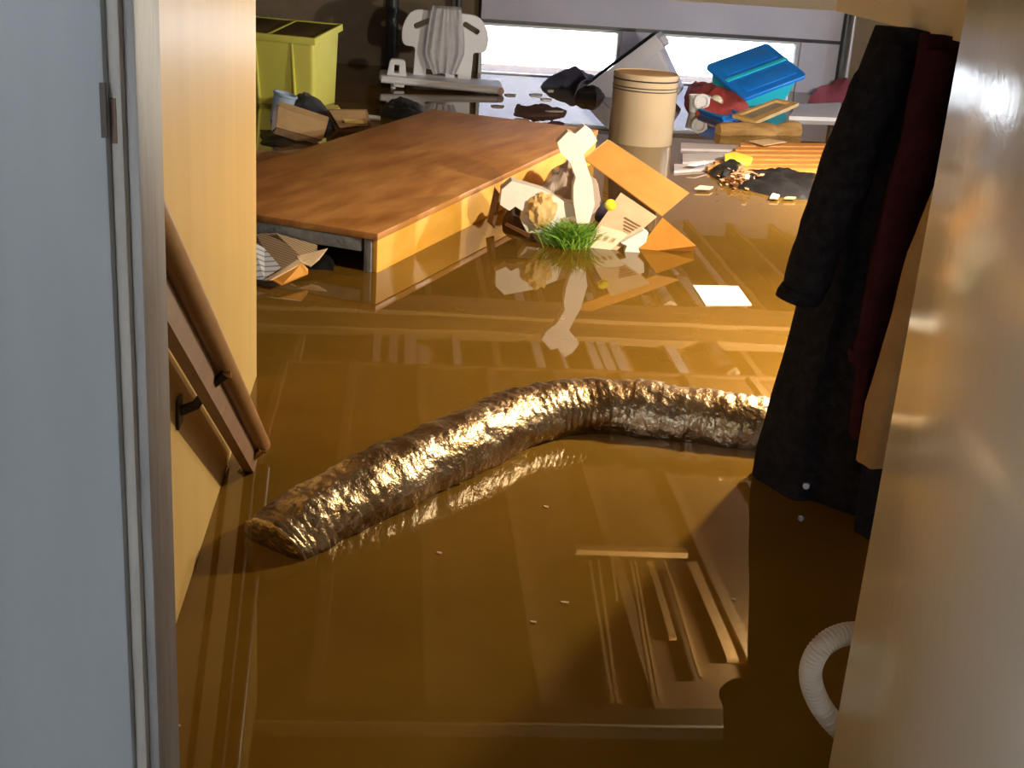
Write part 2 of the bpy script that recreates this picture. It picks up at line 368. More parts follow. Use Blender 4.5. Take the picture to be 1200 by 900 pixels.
# rack of loose sticks over the stairs' far end
for px0, py0, px1, py1, wdt in ((690, 655, 727, 880, .012), (700, 655, 733, 890, .012), (716, 655, 722, 700, .010), (738, 655, 766, 815, .012), (743, 655, 772, 815, .010), (758, 655, 785, 745, .028), (805, 655, 852, 770, .045), (778, 655, 820, 790, .012)):
    p0 = mirr(px0, py0, 1.19); p1 = mirr(px1, py1, 1.19); y1 = max(p1.y, 3.82); x1 = p0.x + (p1.x - p0.x) * (y1 - p0.y) / (p1.y - p0.y)
    slab('stored_stick', [Vector((p0.x, p0.y + .0, 1.199)), Vector((p0.x + wdt, p0.y, 1.199)), Vector((x1 + wdt, y1, 1.199)), Vector((x1, y1, 1.199))], .014, M_orangewood, ceil, direction=(0, 0, 1))
a = mirr(675, 651, 1.2); b = mirr(806, 656, 1.2)
cbox('rack_batten', (a.x, a.y, CE - .028), (b.x, a.y + .05, CE - .002), M_orangewood)

# window wall
wfar = thing('wall_far', None, None, (0, YF, 0), kind='structure')
def wb(n, x0, x1, z0, z1, m, y0=0., y1=.2): return boxab(n, (x0, y0, z0), (x1, y1, z1), m, wfar)
wb('brown_wall_section', XL, .68, -1, 1.6, M_brownwall, .15, .35)
wb('wall_band', XL, .68, .34, .36, M_brownwall, .138, .15)
wb('upper_wall', .68, 4.05, .46, 1.6, M_conc)
wb('lower_wall', .68, 4.05, -1, -.02, M_conc)
wb('window_pier', 1.98, 2.32, -.02, .46, M_conc)
wb('lilac_end_panel', 3.66, 4.05, -.02, .46, M_conc)
wb('right_wall_section', 4.05, XR, -1, 1.6, M_brownwall)
wb('steel_lintel', .68, 4.03, .455, .485, M_pipe, -.03, 0)
def window(n, x0, x1, z0, z1):
    w = thing(n, None, None, ((x0 + x1) / 2, YF + .1, z0), kind='structure')
    hw = (x1 - x0) / 2; H = z1 - z0; t = .03
    boxab('window_frame', (-hw, -.05, 0), (-hw + t, .05, H), M_vinyl, w); boxab('window_frame', (hw - t, -.05, 0), (hw, .05, H), M_vinyl, w)
    boxab('window_frame', (-hw + t, -.05, 0), (hw - t, .05, t), M_vinyl, w); boxab('window_frame', (-hw + t, -.05, H - t), (hw - t, .05, H), M_vinyl, w)
    boxab('pane', (-hw + t, -.004, t), (hw - t, .004, H - t), M_glass, w)
window('window_1', .68, 1.98, -.02, .455)
window('window_2', 2.32, 3.66, -.02, .455)
for n_, y0, y1 in (('fill_window_1', 8.0, 9.3), ('fill_window_2', 9.8, 11.1)):  # unseen side windows, added to fill the far room with cool daylight
    w = thing(n_, None, None, (XR + .08, (y0 + y1) / 2, -.02), (0, 0, PI / 2), kind='structure'); hw = (y1 - y0) / 2; H = .52; t = .03
    boxab('window_frame', (-hw, -.05, 0), (-hw + t, .05, H), M_vinyl, w); boxab('window_frame', (hw - t, -.05, 0), (hw, .05, H), M_vinyl, w)
    boxab('window_frame', (-hw + t, -.05, 0), (hw - t, .05, t), M_vinyl, w); boxab('window_frame', (-hw + t, -.05, H - t), (hw - t, .05, H), M_vinyl, w)
    boxab('pane', (-hw + t, -.004, t), (hw - t, .004, H - t), M_glass, w)
o = tube('trim_3', [(-.115, YF + .08, -.5), (-.115, YF + .08, 1.5)], .05, M_pipe, n=14); tag(o, kind='structure')
o = tube('trim_4', [(4.04, YF - .06, -.3), (4.04, YF - .06, 1.5)], .035, M_pipe, n=14); tag(o, kind='structure')
o = tube('trim_5', [(4.11, YF - .05, -.3), (4.11, YF - .05, 1.5)], .02, M_pipeg, n=12); tag(o, kind='structure')
o = tube('trim_6', [(.47, YF - .05, .52), (.47, YF - .05, 1.5)], .03, M_pipe, n=12); tag(o, kind='structure')

o = boxab('ground_outside', (-8, YF + .36, -.3), (16, YF + 9.2, -.14), M_outg); tag(o, kind='structure')
o = boxab('wall_neighbour', (-8, YF + 9.0, -.14), (16, YF + 9.2, 5.5), M_outw); tag(o, kind='structure')
# door casing, jamb with the strike, open door
JX = -.19
cas = thing('trim_7', None, None, (0, .95, 0), kind='structure')
boxab('casing_board', (-.62, -.02, -.16), (-.2075, .02, 2.3), M_casing, cas, .003)
boxab('jamb_rabbet', (-.2075, -.008, -.16), (-.1985, .10, 2.3), M_jambb, cas, .002)
boxab('jamb_edge', (-.1985, .004, -.16), (JX, .10, 2.3), M_jambg, cas, .002)
sp = D(137, 125, .93); 
boxab('strike_recess', (-.2105, -.0225, sp.z - .022), (-.2065, -.0185, sp.z + .016), M_iron, cas)
boxab('strike_plate', (-.2065, -.0095, sp.z - .028), (-.2025, -.0075, sp.z + .004), M_railp, cas)
door = thing('door_1', None, None, (.53, .84, -.14), (0, 0, math.radians(-12.1)), kind='structure')
boxab('door_leaf', (0, 0, 0), (.035, .80, 2.3), M_door, door, .002)
for zz in (.25, 1.15, 2.05): boxab('hinge', (-.012, -.012, zz - .045), (.008, .006, zz + .045), M_brass, door)
o = boxab('trim_8', (.545, .78, -.16), (.63, .825, 2.3), M_casing); tag(o, kind='structure')

# ------------------------------------------------------------------ lamp behind the coats
for at, mb, lab in zip(LAMPS, M_bulbs, ('bare glowing warm light bulb hanging from ceiling behind the coats', 'bare glowing warm light bulb hanging over the middle of the basement')):
    lamp = thing('hanging_bulb', lab, 'lamp', at)
    bm = bmesh.new(); bmesh.ops.create_icosphere(bm, subdivisions=2, radius=.04); finish(bm, 'bulb', mb, lamp, True)
    lathe('socket', [(.018, .035), (.022, .04), (.022, .085), (.012, .10)], M_iron, lamp, 16)
    tube('cord', [(0, 0, .09), (0, 0, CE + .02 - at.z)], .004, M_iron, lamp, 8, world=False)

# ------------------------------------------------------------------ handrail
A = Vector((-.342, 1.70, 1.03)); B = Vector((-.342, 3.17, .035))
hr = thing('handrail', 'brown wooden handrail sloping down the stair wall into the water', 'handrail', (A + B) / 2)
dr = (B - A).normalized(); nrm = Vector((0, -dr.z, dr.y)); nrm = nrm if nrm.z > 0 else -nrm
tube('round_rail', [A, A.lerp(B, .5), B], .026, M_rail, hr, 24)
p0, p1 = A - nrm * .005, B - nrm * .005
slab('rail_plank', [p0 + Vector((-.030, 0, 0)), p1 + Vector((-.030, 0, 0)), p1 + Vector((-.030, 0, 0)) - nrm * .082, p0 + Vector((-.030, 0, 0)) - nrm * .082], .024, M_railp, hr, .003, direction=(1, 0, 0))
def bracket(t, m):
    c = A.lerp(B, t) - nrm * .03
    br = tube('bracket', [Vector((SW + .002, c.y - .02, c.z - .075)), Vector((SW + .035, c.y - .012, c.z - .062)), Vector((c.x - .02, c.y, c.z - .030)), Vector((c.x + .012, c.y, c.z))], [.011, .010, .009, .010], m, hr, 12)
    q = Vector((SW + .004, c.y - .02, c.z - .075)) - hr.location
    box('wall_plate', (.006, .05, .06), q, m, br, .002)
    tube('screw', [c + Vector((.008, 0, 0)), c + Vector((.024, 0, 0))], .007, M_brass, br, 10)
bracket(.50, M_iron); bracket(.955, M_brass)

# ------------------------------------------------------------------ big wooden table
ua = math.atan2(.907, .42) - PI / 2
tb = thing('overturned_table', 'big reddish brown wooden tabletop floating low in the water, yellow plywood side', 'table', (-.078, 5.03, 0), (math.radians(.7), 0, ua))
TL, TW, TZ = 3.02, 1.10, .165                    # local: x to the left is negative, y along the length
boxab('table_top', (-TW, 0, TZ - .03), (0, TL, TZ), M_tabletop, tb, .006)
boxab('side_panel', (-.028, .012, -.12), (-.006, TL - .01, TZ - .031), M_plyside, tb, .002)
boxab('side_panel', (-TW + .006, .012, -.12), (-TW + .028, TL - .01, TZ - .031), M_plyside, tb, .002)
boxab('front_rail', (-TW + .03, .004, TZ - .085), (-.075, .026, TZ - .031), M_bluegrey, tb, .003)
boxab('corner_post', (-.062, .004, -.12), (-.030, .05, TZ - .031), M_bluegrey, tb, .002)
boxab('corner_post', (-.070, .030, -.12), (-.062, .05, TZ - .031), M_iron, tb)
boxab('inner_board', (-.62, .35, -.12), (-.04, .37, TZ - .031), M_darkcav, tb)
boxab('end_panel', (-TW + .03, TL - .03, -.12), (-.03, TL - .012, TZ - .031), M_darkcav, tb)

# ------------------------------------------------------------------ foil duct
def smooth_path(pts, n):
    out = []
    for i in range(len(pts) - 1):
        a = Vector(pts[max(i - 1, 0)]); b = Vector(pts[i]); c = Vector(pts[i + 1]); d = Vector(pts[min(i + 2, len(pts) - 1)])
        for k in range(n):
            t = k / n; out.append(.5 * ((2 * b) + (-a + c) * t + (2 * a - 5 * b + 4 * c - d) * t * t + (-a + 3 * b - 3 * c + d) * t ** 3))
    out.append(Vector(pts[-1])); return out
def duct():
    path = smooth_path([(-.262, 2.655, -.02), (-.20, 2.73, .005), (-.03, 2.93, .03), (.22, 3.22, .035), (.40, 3.42, .035), (.60, 3.50, .035), (.85, 3.46, .035), (1.10, 3.40, .03), (1.45, 3.36, .02), (1.8, 3.38, .01)], 26)
    o = thing('foil_duct', 'silvery crinkled foil duct bent in the middle, half sunk in the water', 'duct', (path[60].x, path[60].y, 0))
    bm = bmesh.new(); rings = []; n = 44; off = o.location
    for i, p in enumerate(path):
        t = (path[min(i + 1, len(path) - 1)] - path[max(i - 1, 0)]).normalized()
        u = Vector((0, 0, 1)); u = (u - t * u.dot(t)).normalized(); b = t.cross(u); ring = []
        for k in range(n):
            th = 2 * PI * k / n; dv = u * math.cos(th) + b * math.sin(th)
            rr_ = .098 * min(1, .62 + .38 * i / 7); q = p + dv * rr_
            e = .007 * mnoise.noise(q * 12) + .005 * mnoise.noise(Vector((q.x * 34, q.y * 34, q.z * 26))) + .0035 * mnoise.noise(q * 75) + .0012 * math.sin(i * 1.9)
            ring.append(bm.verts.new(p + dv * (rr_ + e) - off))
        rings.append(ring)
    for i in range(len(rings) - 1):
        for k in range(n): bm.faces.new((rings[i][k], rings[i][(k + 1) % n], rings[i + 1][(k + 1) % n], rings[i + 1][k]))
    bm.faces.new(rings[0][::-1]); bm.faces.new(rings[-1])
    f = finish(bm, 'foil_skin', M_foil, o)
    for p in f.data.polygons: p.use_smooth = True
    # tape collar at the bend
    i0 = 26 * 5 + 12
    tube('tape_collar', [path[i0 + k] for k in range(9)], .104, M_foil, o, 40, wr=.006, wf=30, cap=False)
duct()

# ------------------------------------------------------------------ coats on a rod at the right
rod = thing('coat_rod', 'steel rod holding the hanging coats under the ceiling', 'rod', (1.33, 2.75, 1.13))
tube('rod', [(1.33, 2.2, 1.13), (1.33, 3.45, 1.13)], .014, M_steel, rod, 14)
for yy in (2.22, 3.43): tube('rod_hook', [(1.33, yy, 1.13), (1.33, yy, CE + .02)], .006, M_steel, rod, 8)
def coat(name, label, rows, y, m, thick, parts=(), folds=7, amp=.018, yaw=0.0, seed=0, sleeve=None, hook_x=1.33):
    """rows: (py, px left, px right) silhouettes at depth y; the loft gets folds and real thickness"""
    sec = []
    for py, l, r in rows:
        a = D(l, py, y); b = D(r, py, y); sec.append((a.z, a.x, b.x))
    mid = (sec[-1][1] + sec[-1][2]) / 2
    o = thing(name, label, 'coat', (mid, y, sec[-1][0]), group='coats hanging at the right')
    bm = bmesh.new(); rings = []; n = 72
    S = []
    for i in range(len(sec) - 1):
        for k in range(10):
            t = k / 10; t2 = t
            S.append(tuple(sec[i][j] * (1 - t2) + sec[i + 1][j] * t2 for j in range(3)))
    S.append(sec[-1])
    for i, (z, xl, xr) in enumerate(S):
        cx, hw = (xl + xr) / 2, (xr - xl) / 2; v = i / (len(S) - 1); ring = []
        for k in range(n):
            th = 2 * PI * k / n; c, s = math.cos(th), math.sin(th)
            ex = math.copysign(abs(c) ** .75, c) * hw; ey = math.copysign(abs(s) ** .8, s) * thick * (.55 + .45 * v)
            f = amp * (.3 + .9 * v) * (math.sin(c * folds * 1.9 + seed + .8 * math.sin(v * 3 + seed)) + .6 * mnoise.noise(Vector((c * 3 + seed, v * 4, s)))) * abs(s) ** .5
            q = Vector((cx + ex, y + ey + f * (1 if s < 0 else -.5) * -1 + ex * math.tan(yaw), z + .012 * mnoise.noise(Vector((c * 5, seed, s))) * v))
            q += Vector((.006, .006, 0)) * mnoise.noise(Vector((q.x * 14, q.z * 9, seed)))
            ring.append(bm.verts.new(q - o.location))
        rings.append(ring)
    for i in range(len(rings) - 1):
        for k in range(n): bm.faces.new((rings[i][k], rings[i][(k + 1) % n], rings[i + 1][(k + 1) % n], rings[i + 1][k]))
    bm.faces.new(rings[0]); bm.faces.new(rings[-1][::-1])
    finish(bm, 'coat_body', m, o, True)
    if sleeve:
        pts = smooth_path([D(px, py, y + dy) for px, py, dy, _ in sleeve], 8)
        rr = []
        for i in range(len(sleeve) - 1):
            for k in range(8): rr.append(sleeve[i][3] * (1 - k / 8) + sleeve[i + 1][3] * k / 8)
        rr.append(sleeve[-1][3])
        tube('sleeve', pts, rr, m, o, 24, wr=.016, wf=11)
        if len(sleeve) > 3: tube('cuff', [pts[-5], pts[-3], pts[-1] + (pts[-1] - pts[-2]) * .3], [rr[-1] * 1.16, rr[-1] * 1.2, rr[-1] * 1.12], m, o, 24, wr=.012, wf=16)
    top = Vector(((sec[0][1] + sec[0][2]) / 2, y, sec[0][0]))
    tube('hanger_hook', [top + Vector((0, 0, -.01)), Vector((top.x * .5 + hook_x * .5, y, 1.135)), Vector((hook_x, y, 1.148))], .003, M_steel, o, 6)
    return o
c1 = coat('long_coat', 'long black wool coat nearest the room, hem touching the water', [(33, 1040, 1150), (130, 1005, 1140), (230, 978, 1125), (330, 960, 1110), (440, 930, 1085), (548, 900, 1060), (600, 892, 1050)], 3.03, M_wool, .10, yaw=-.55, seed=1.3, folds=5, amp=.022,
          sleeve=[(1052, 60, -.02, .055), (1010, 150, -.05, .066), (978, 235, -.07, .064), (948, 315, -.08, .056), (934, 352, -.08, .047)])
bt = D(945, 568, 2.992); tube('button', [bt, bt + Vector((-.004, -.01, 0))], .009, M_steel, c1, 12)
coat('maroon_coat', 'dark maroon coat hanging between the black coat and the door', [(41, 1088, 1190), (150, 1068, 1180), (260, 1040, 1160), (360, 1020, 1140), (450, 1012, 1120), (520, 1004, 1100)], 2.86, M_maroon, .05, yaw=-.4, seed=4.1, folds=5, amp=.026,
     sleeve=[(1098, 60, -.02, .038), (1075, 170, -.04, .044), (1045, 290, -.05, .042), (1022, 385, -.05, .034), (1014, 425, -.05, .031)])
coat('tan_coat', 'tan coat glimpsed between the maroon coat and the door edge', [(60, 1140, 1230), (200, 1110, 1210), (300, 1072, 1190), (400, 1045, 1160), (480, 1020, 1130), (545, 1010, 1100)], 2.68, M_tan, .045, yaw=-.3, seed=2.2, folds=4, amp=.012)
coat('navy_coat', 'dark navy garment hanging lowest beside the door edge', [(60, 1160, 1230), (300, 1075, 1160), (500, 1022, 1110), (600, 1008, 1080), (655, 1003, 1070)], 2.80, M_navy, .04, yaw=-.3, seed=5.2, folds=4, amp=.012)

# ------------------------------------------------------------------ grey corrugated hose by the door
def hose():
    pts = [D(1090, 905, 1.86), D(1030, 885, 1.84), D(985, 855, 1.82), D(958, 820, 1.80), D(950, 785, 1.79), D(966, 755, 1.79), D(1000, 742, 1.81), D(1050, 750, 1.85), D(1110, 790, 1.9)]
    path = smooth_path(pts, 26)
    o = thing('corrugated_hose', 'pale grey corrugated hose looping out beside the door edge', 'hose', (path[80].x, path[80].y, 0))
    tube('hose_wall', path, [.0185 + .0016 * math.sin(i * 2.1) for i in range(len(path))], M_hose, o, 20)
hose()

# ------------------------------------------------------------------ carton with foam packing
ct = thing('open_carton', 'open orange cardboard carton tipped on its corner with a printed flap', 'box', W(745, 296))
a, b, c, d = D(685, 186, 5.86), D(713, 164, 6.04), D(808, 226, 5.92), D(776, 253, 5.72)
slab('carton_side', [a, b, c, d], .006, M_cardor, ct)
slab('carton_edge', [a, b, b + Vector((-.02, .02, -.05)), a + Vector((-.02, .02, -.05))], .005, M_card, ct)
e, f_ = W(813, 250, .0), W(720, 262, .0)
k_ = b.lerp(c, .62); slab('carton_back', [b, k_, Vector((k_.x + .02, k_.y + .03, -.05)), Vector((b.x + .06, b.y + .12, -.05))], .006, M_carddk, ct)  # dark card puts the shade inside the carton into the colour
slab('carton_lower_side', [D(776.5, 255, 5.72), D(816, 288, 5.62), W(809, 298, -.02), W(744, 297, -.02)], .006, M_cardor, ct)
p0, p1, p2, p3 = D(727.6, 225.6, 5.70), D(770, 254, 5.66), W(717, 298, -.02), W(679.5, 294, -.02)
_n = (p2 - p0).cross(p3 - p0); _r = ray(770, 254); p1 = EYEV + _r * ((p0 - EYEV).dot(_n) / _r.dot(_n))
flap = slab('printed_flap', [p0, p1, p2, p3], .006, M_flap, ct)
nn = (p1 - p0).cross(p3 - p0).normalized(); nn = nn if nn.dot(EYEV - p0) > 0 else -nn
def onflap(u, v): return p0.lerp(p1, u).lerp(p3.lerp(p2, u), v) + nn * .0068
for k in range(5):
    v0 = .28 + k * .055
    slab('print_line', [onflap(.45 + .06 * k, v0), onflap(.93 - .02 * k, v0 + .01), onflap(.93 - .02 * k, v0 + .028), onflap(.45 + .06 * k, v0 + .018)], .0006, M_ink, flap, direction=nn)
slab('paper_label', [onflap(.08, .55), onflap(.85, .50), onflap(.85, .95), onflap(.05, .95)], .0006, M_label, flap, direction=nn)
for k in range(3): slab('print_block', [onflap(.18 + .2 * k, .68), onflap(.30 + .2 * k, .67), onflap(.30 + .2 * k, .77), onflap(.18 + .2 * k, .78)], .0006, M_gold, flap, direction=nn)
def img_slab(name, pix, y, t, m, parent, bevel=.004, dy=0.0):
    return slab(name, [D(px, py, y + dy * (py - pix[0][1])) for px, py in pix], t, m, parent, bevel, direction=(0, 1, 0))
fo = thing('foam_packing_post', 'white dumbbell shaped foam packing piece standing upright in the carton', 'foam', W(683, 275))
img_slab('foam_block', [(653, 167), (666, 154), (674, 157), (685, 147.5), (694, 154), (700, 165), (684, 181), (689, 198), (694, 212), (697, 240), (690, 262), (676, 262), (672, 235), (672, 218), (675, 208), (668, 190), (657, 179)], 5.66, .07, M_foam, fo, .006)
fo = thing('foam_packing_corner', 'white angular foam packing frame leaning left of the green tuft', 'foam', W(625, 275))
img_slab('foam_block', [(588, 222), (600, 212), (637, 223), (663, 237), (690, 244), (672, 254), (656, 256), (657, 268), (634, 273), (618, 273), (611, 260), (613, 248), (604, 242), (597, 247), (586, 240)], 5.72, .09, M_foam, fo, .006)
fo = thing('foam_packing_hook', 'small white foam hook poking out under the printed flap', 'foam', W(745, 298))
img_slab('foam_block', [(755, 270), (760, 273), (757, 284), (748, 291), (753, 303), (742, 306), (731, 297), (735, 288), (728, 285)], 5.58, .05, M_foam, fo, .004)
fo = thing('crumpled_paper', 'crumpled golden kraft packing paper caught in the white foam frame', 'paper', D(635, 246, 5.7))
bm = bmesh.new(); bmesh.ops.create_icosphere(bm, subdivisions=4, radius=1)
for v in bm.verts:
    k = 1 + .32 * mnoise.noise(v.co * 2.1) + .18 * mnoise.noise(v.co * 5); v.co = Vector((v.co.x * .062 * k, v.co.y * .045 * k, v.co.z * .075 * k))
finish(bm, 'paper_ball', M_gold, fo, True)
gt = thing('artificial_grass_clump', 'bright green artificial grass clump between foam and printed flap', 'grass', W(668, 290))
bm = bmesh.new(); rg = random.Random(3)
for i in range(900):
    bx, by = rg.gauss(.0, .032), rg.gauss(.03, .03); ang = rg.uniform(0, 2 * PI); ln = rg.uniform(.07, .165); sp_ = rg.uniform(.1, .8)
    b0 = Vector((bx, by, -.01)); dv = Vector((math.cos(ang) * sp_ + bx * 6, math.sin(ang) * sp_, 1)).normalized()
    sd = dv.cross(Vector((rg.uniform(-1, 1), rg.uniform(-1, 1), 0))).normalized() * .0022
    m1 = b0 + dv * ln * .6; tp = b0 + dv * ln + Vector((math.cos(ang), math.sin(ang), -.4)) * ln * .25
    q = [bm.verts.new(x) for x in (b0 - sd, b0 + sd, m1 + sd, m1 - sd)]; t_ = bm.verts.new(tp)
    bm.faces.new(q); bm.faces.new((q[3], q[2], t_))
me = bpy.data.meshes.new('grass_blades'); bm.to_mesh(me); bm.free(); g = link('grass_blades', me, M_grassg, gt); g['kind'] = 'stuff'
bo = thing('dark_bottle', 'dark purple bottle with a lime yellow cap inside the carton', 'bottle', D(704, 250, 5.78))
ax = Vector((.18, -.55, .5)).normalized(); base = Vector((0, .0, -.02)); 
tube('bottle_body', [base, base + ax * .03, base + ax * .10, base + ax * .115], [.03, .036, .036, .024], M_purple, bo, 20, world=False)
tube('bottle_cap', [base + ax * .113, base + ax * .13, base + ax * .138], [.027, .027, .02], M_yell, bo, 20, world=False)
o = thing('plastic_sheet', 'crumpled translucent brown plastic sheet behind the white foam', 'plastic sheet', W(650, 250))
heap('sheet_folds', [W(618, 255), W(640, 262), W(690, 262), W(705, 235), W(680, 215), W(640, 222)], .19, M_plasticsheet, o, 3, .45, 9)
o = thing('table_leg', 'short dark varnished leg stub beside the white foam frame', 'table leg', W(578, 266))
slab('leg_block', [D(571, 260, 5.86), D(580, 220, 5.86), D(587, 230, 5.82), D(580, 268, 5.82)], .03, M_darkred, o, .003, direction=(0, 1, 0))
slab('leg_edge', [D(577, 262, 5.80), D(582, 239, 5.80), D(585, 240, 5.80), D(580, 266, 5.80)], .02, M_railp, o, .002, direction=(0, 1, 0))
o = slab('wooden_stick', [D(592, 264, 5.66), D(594, 262, 5.66), D(622, 275, 5.55), D(620, 279, 5.55)], .02, M_railp, None, .002, direction=(0, 1, 0)); tag(o, 'thin brown stick lying in front of the white foam frame', 'stick')
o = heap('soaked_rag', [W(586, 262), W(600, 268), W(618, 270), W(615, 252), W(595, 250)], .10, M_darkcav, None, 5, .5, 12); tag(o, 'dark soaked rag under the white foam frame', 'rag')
o = thing('foam_board', 'flat white panel floating alone on the golden water', 'panel', W(846, 345))
slab('board_sheet', [W(812, 334, .004), W(865, 335, .004), W(881, 357, .004), W(827, 357, .004)], .012, M_panelw, o, .002, direction=(0, 0, -1))

# ------------------------------------------------------------------ yellow green bin
yb = thing('yellow_green_bin', 'tall yellow green plastic bin with a brown lid in the far left corner', 'bin', (-.83, 9.62, -.12), (math.radians(8), math.radians(0), math.radians(-20)))
H = .66
def tbody(name, sx, sy, z0, z1, k, m, parent, bev=.02):
    bm = bmesh.new(); bmesh.ops.create_cube(bm, size=1)
    for v in bm.verts:
        q = k if v.co.z < 0 else 1
        v.co = Vector((v.co.x * sx * q, v.co.y * sy * q, z0 if v.co.z < 0 else z1))
    return finish(bm, name, m, parent, True, bev, 3)
tbody('bin_body', .66, .46, 0, H - .03, .86, M_yg, yb, .03)
for (x0, x1, y0, y1) in ((-.35, .35, -.25, -.225), (-.35, .35, .225, .25), (-.35, -.325, -.225, .225), (.325, .35, -.225, .225)):
    boxab('bin_rim', (x0, y0, H - .05), (x1, y1, H), M_yg, yb, .006)
boxab('lid_panel', (-.322, -.222, H - .03), (-.02, .222, H - .005), M_ygd, yb, .004); boxab('lid_panel', (.0, -.222, H - .03), (.322, .222, H - .005), M_ygd, yb, .004)
boxab('lid_divider', (-.02, -.222, H - .03), (.0, .222, H), M_yg, yb)
for x in (-.12, .16): boxab('body_rib', (x, -.235, .05), (x + .012, -.205, H - .05), M_yg, yb, .003)

# ------------------------------------------------------------------ boxes and bag in front of the bin
o = thing('cardboard_box', 'tan cardboard box tilted beside the yellow green bin', 'box', W(352, 172))
slab('box_front', [D(326, 125, 8.06), D(384, 144, 8.0), D(378, 164, 7.94), D(324, 149, 8.0)], .14, M_card, o, .006, direction=(0, 1, .1))
slab('box_end', [D(320, 131, 8.08), D(327, 127, 8.06), D(324, 149, 8.0), D(318, 154, 8.02)], .14, M_sheet, o, .004, direction=(0, 1, .1))
slab('box_band', [D(324, 150, 7.99), D(377, 165, 7.93), D(362, 170, 7.92), D(320, 156, 7.98)], .12, M_carddk, o, .003, direction=(0, 1, .1))
o = thing('cardboard_tray', 'shallow brown cardboard tray lying right of the tan box', 'box', W(412, 155))
slab('tray_base', [D(383, 128, 8.6), D(430, 128, 8.58), D(436, 150, 8.42), D(396, 153, 8.40)], .03, M_carddk, o, .004, direction=(0, .3, -1))
slab('tray_panel', [D(386, 130, 8.56), D(428, 130, 8.54), D(431, 147, 8.40), D(398, 150, 8.38)], .004, M_card, o, .001, direction=(0, -.4, 1))
slab('tray_label', [D(403, 140, 8.42), D(424, 141, 8.41), D(427, 145, 8.39), D(404, 144, 8.39)], .004, M_ytag, o, .001, direction=(0, -.4, 1))
o = heap('navy_bag', [W(330, 142), W(352, 150), W(395, 152), W(385, 132), W(350, 122), W(335, 128)], .15, M_navybag, None, 2, .25, 7); tag(o, 'dark navy nylon bag slumped behind the tan cardboard box', 'bag')
o = heap('black_bag', [W(299, 172), W(330, 176), W(372, 172), W(372, 160), W(330, 150), W(299, 150)], .035, M_black, None, 12, .5, 9); tag(o, 'flat black plastic bag floating under the tan cardboard box', 'bag')
o = thing('pale_blue_tub', 'pale blue plastic tub standing against the yellow green bin', 'tub', W(327, 140), (0, math.radians(14), 0))
lathe('tub_wall', [(.055, -.05), (.06, .0), (.075, .16), (.082, .165), (.082, .18), (.07, .18), (.06, .06)], M_cap, o, 28)
lathe('tub_base', [(.055, .0), (.055, .012)], M_cap, o, 28)
o = slab('yellow_card', [W(375, 130, .03), W(399, 127, .03), W(396, 123, .03), W(372, 124, .03)], .01, M_ytag, None, .002, direction=(0, 0, -1)); tag(o, 'small yellow card at the foot of the yellow green bin', 'card')
o = slab('wooden_plank', [W(285, 172, .05), W(357, 183, .03), W(345, 187, .03), W(300, 190, .03), W(280, 190, .05)], .03, M_card, None, .004, direction=(0, 0, -1)); tag(o, 'pale wooden plank end beside the far left edge of the tabletop', 'plank')
o = slab('grey_plank', [W(299, 196, .02), W(345, 186, .02), W(375, 177, .02), W(378, 179, .02), W(350, 189, .02), W(296, 200, .02)], .02, M_grey, None, .003, direction=(0, 0, -1)); tag(o, 'thin grey plank floating along the far edge of the tabletop', 'plank')
o = heap('black_rubbish_bag', [W(440, 137), W(470, 142), W(500, 138), W(497, 124), W(470, 117), W(450, 122)], .075, M_black, None, 9, .5, 10); tag(o, 'lumpy black rubbish bag floating below the white shower bench', 'bag')
o = slab('white_stick', [W(415, 132, .01), W(446, 136, .01), W(446, 138, .01), W(415, 134, .01)], .012, M_sheet, None, .001, direction=(0, 0, -1)); tag(o, 'thin white stick floating left of the black rubbish bag', 'stick')

# ------------------------------------------------------------------ cardboard jammed under the table front
o = thing('corrugated_sheet', 'torn corrugated cardboard sheet jammed under the table front', 'cardboard', W(335, 318))
slab('sheet_face', [D(300, 274, 5.25), D(322, 273, 5.22), D(352, 300, 5.0), D(340, 312, 4.95), D(322, 316, 4.95), D(303, 292, 5.15)], .006, M_corr, o)
slab('sheet_fold', [D(323, 273, 5.2), D(372, 287, 5.15), D(372, 300, 5.05), D(360, 308, 5.0), D(352, 300, 5.02)], .006, M_corr, o)
slab('torn_edge', [D(348, 300, 5.0), D(384, 291, 5.05), D(374, 304, 5.0), D(364, 312, 4.96), D(352, 308, 4.96)], .005, M_flap, o)
o = thing('printed_paper', 'printed white paper sheet lying on the orange folder', 'paper', W(312, 328))
slab('paper_sheet', [D(296, 282, 5.02), D(310, 291, 5.0), D(329, 313, 4.86), D(310, 328, 4.78), D(292, 326, 4.80)], .004, M_print, o)
o = thing('orange_folder', 'orange cardboard folder half under water below the table front', 'folder', W(345, 325))
slab('folder_front', [D(317, 327, 4.76), D(354, 308, 4.86), D(361, 315, 4.88), D(361, 321, 4.86), D(330, 334, 4.72)], .005, M_cardor, o)
slab('folder_spine', [D(310, 328, 4.76), D(349, 304, 4.88), D(354, 308, 4.86), D(317, 328, 4.75)], .005, M_flap, o)
o = heap('dark_rag', [W(360, 316), W(390, 318), W(398, 308), W(380, 303), W(365, 308)], .06, M_black, None, 4, .4, 14); tag(o, 'black rag floating in the shade under the table front', 'rag')

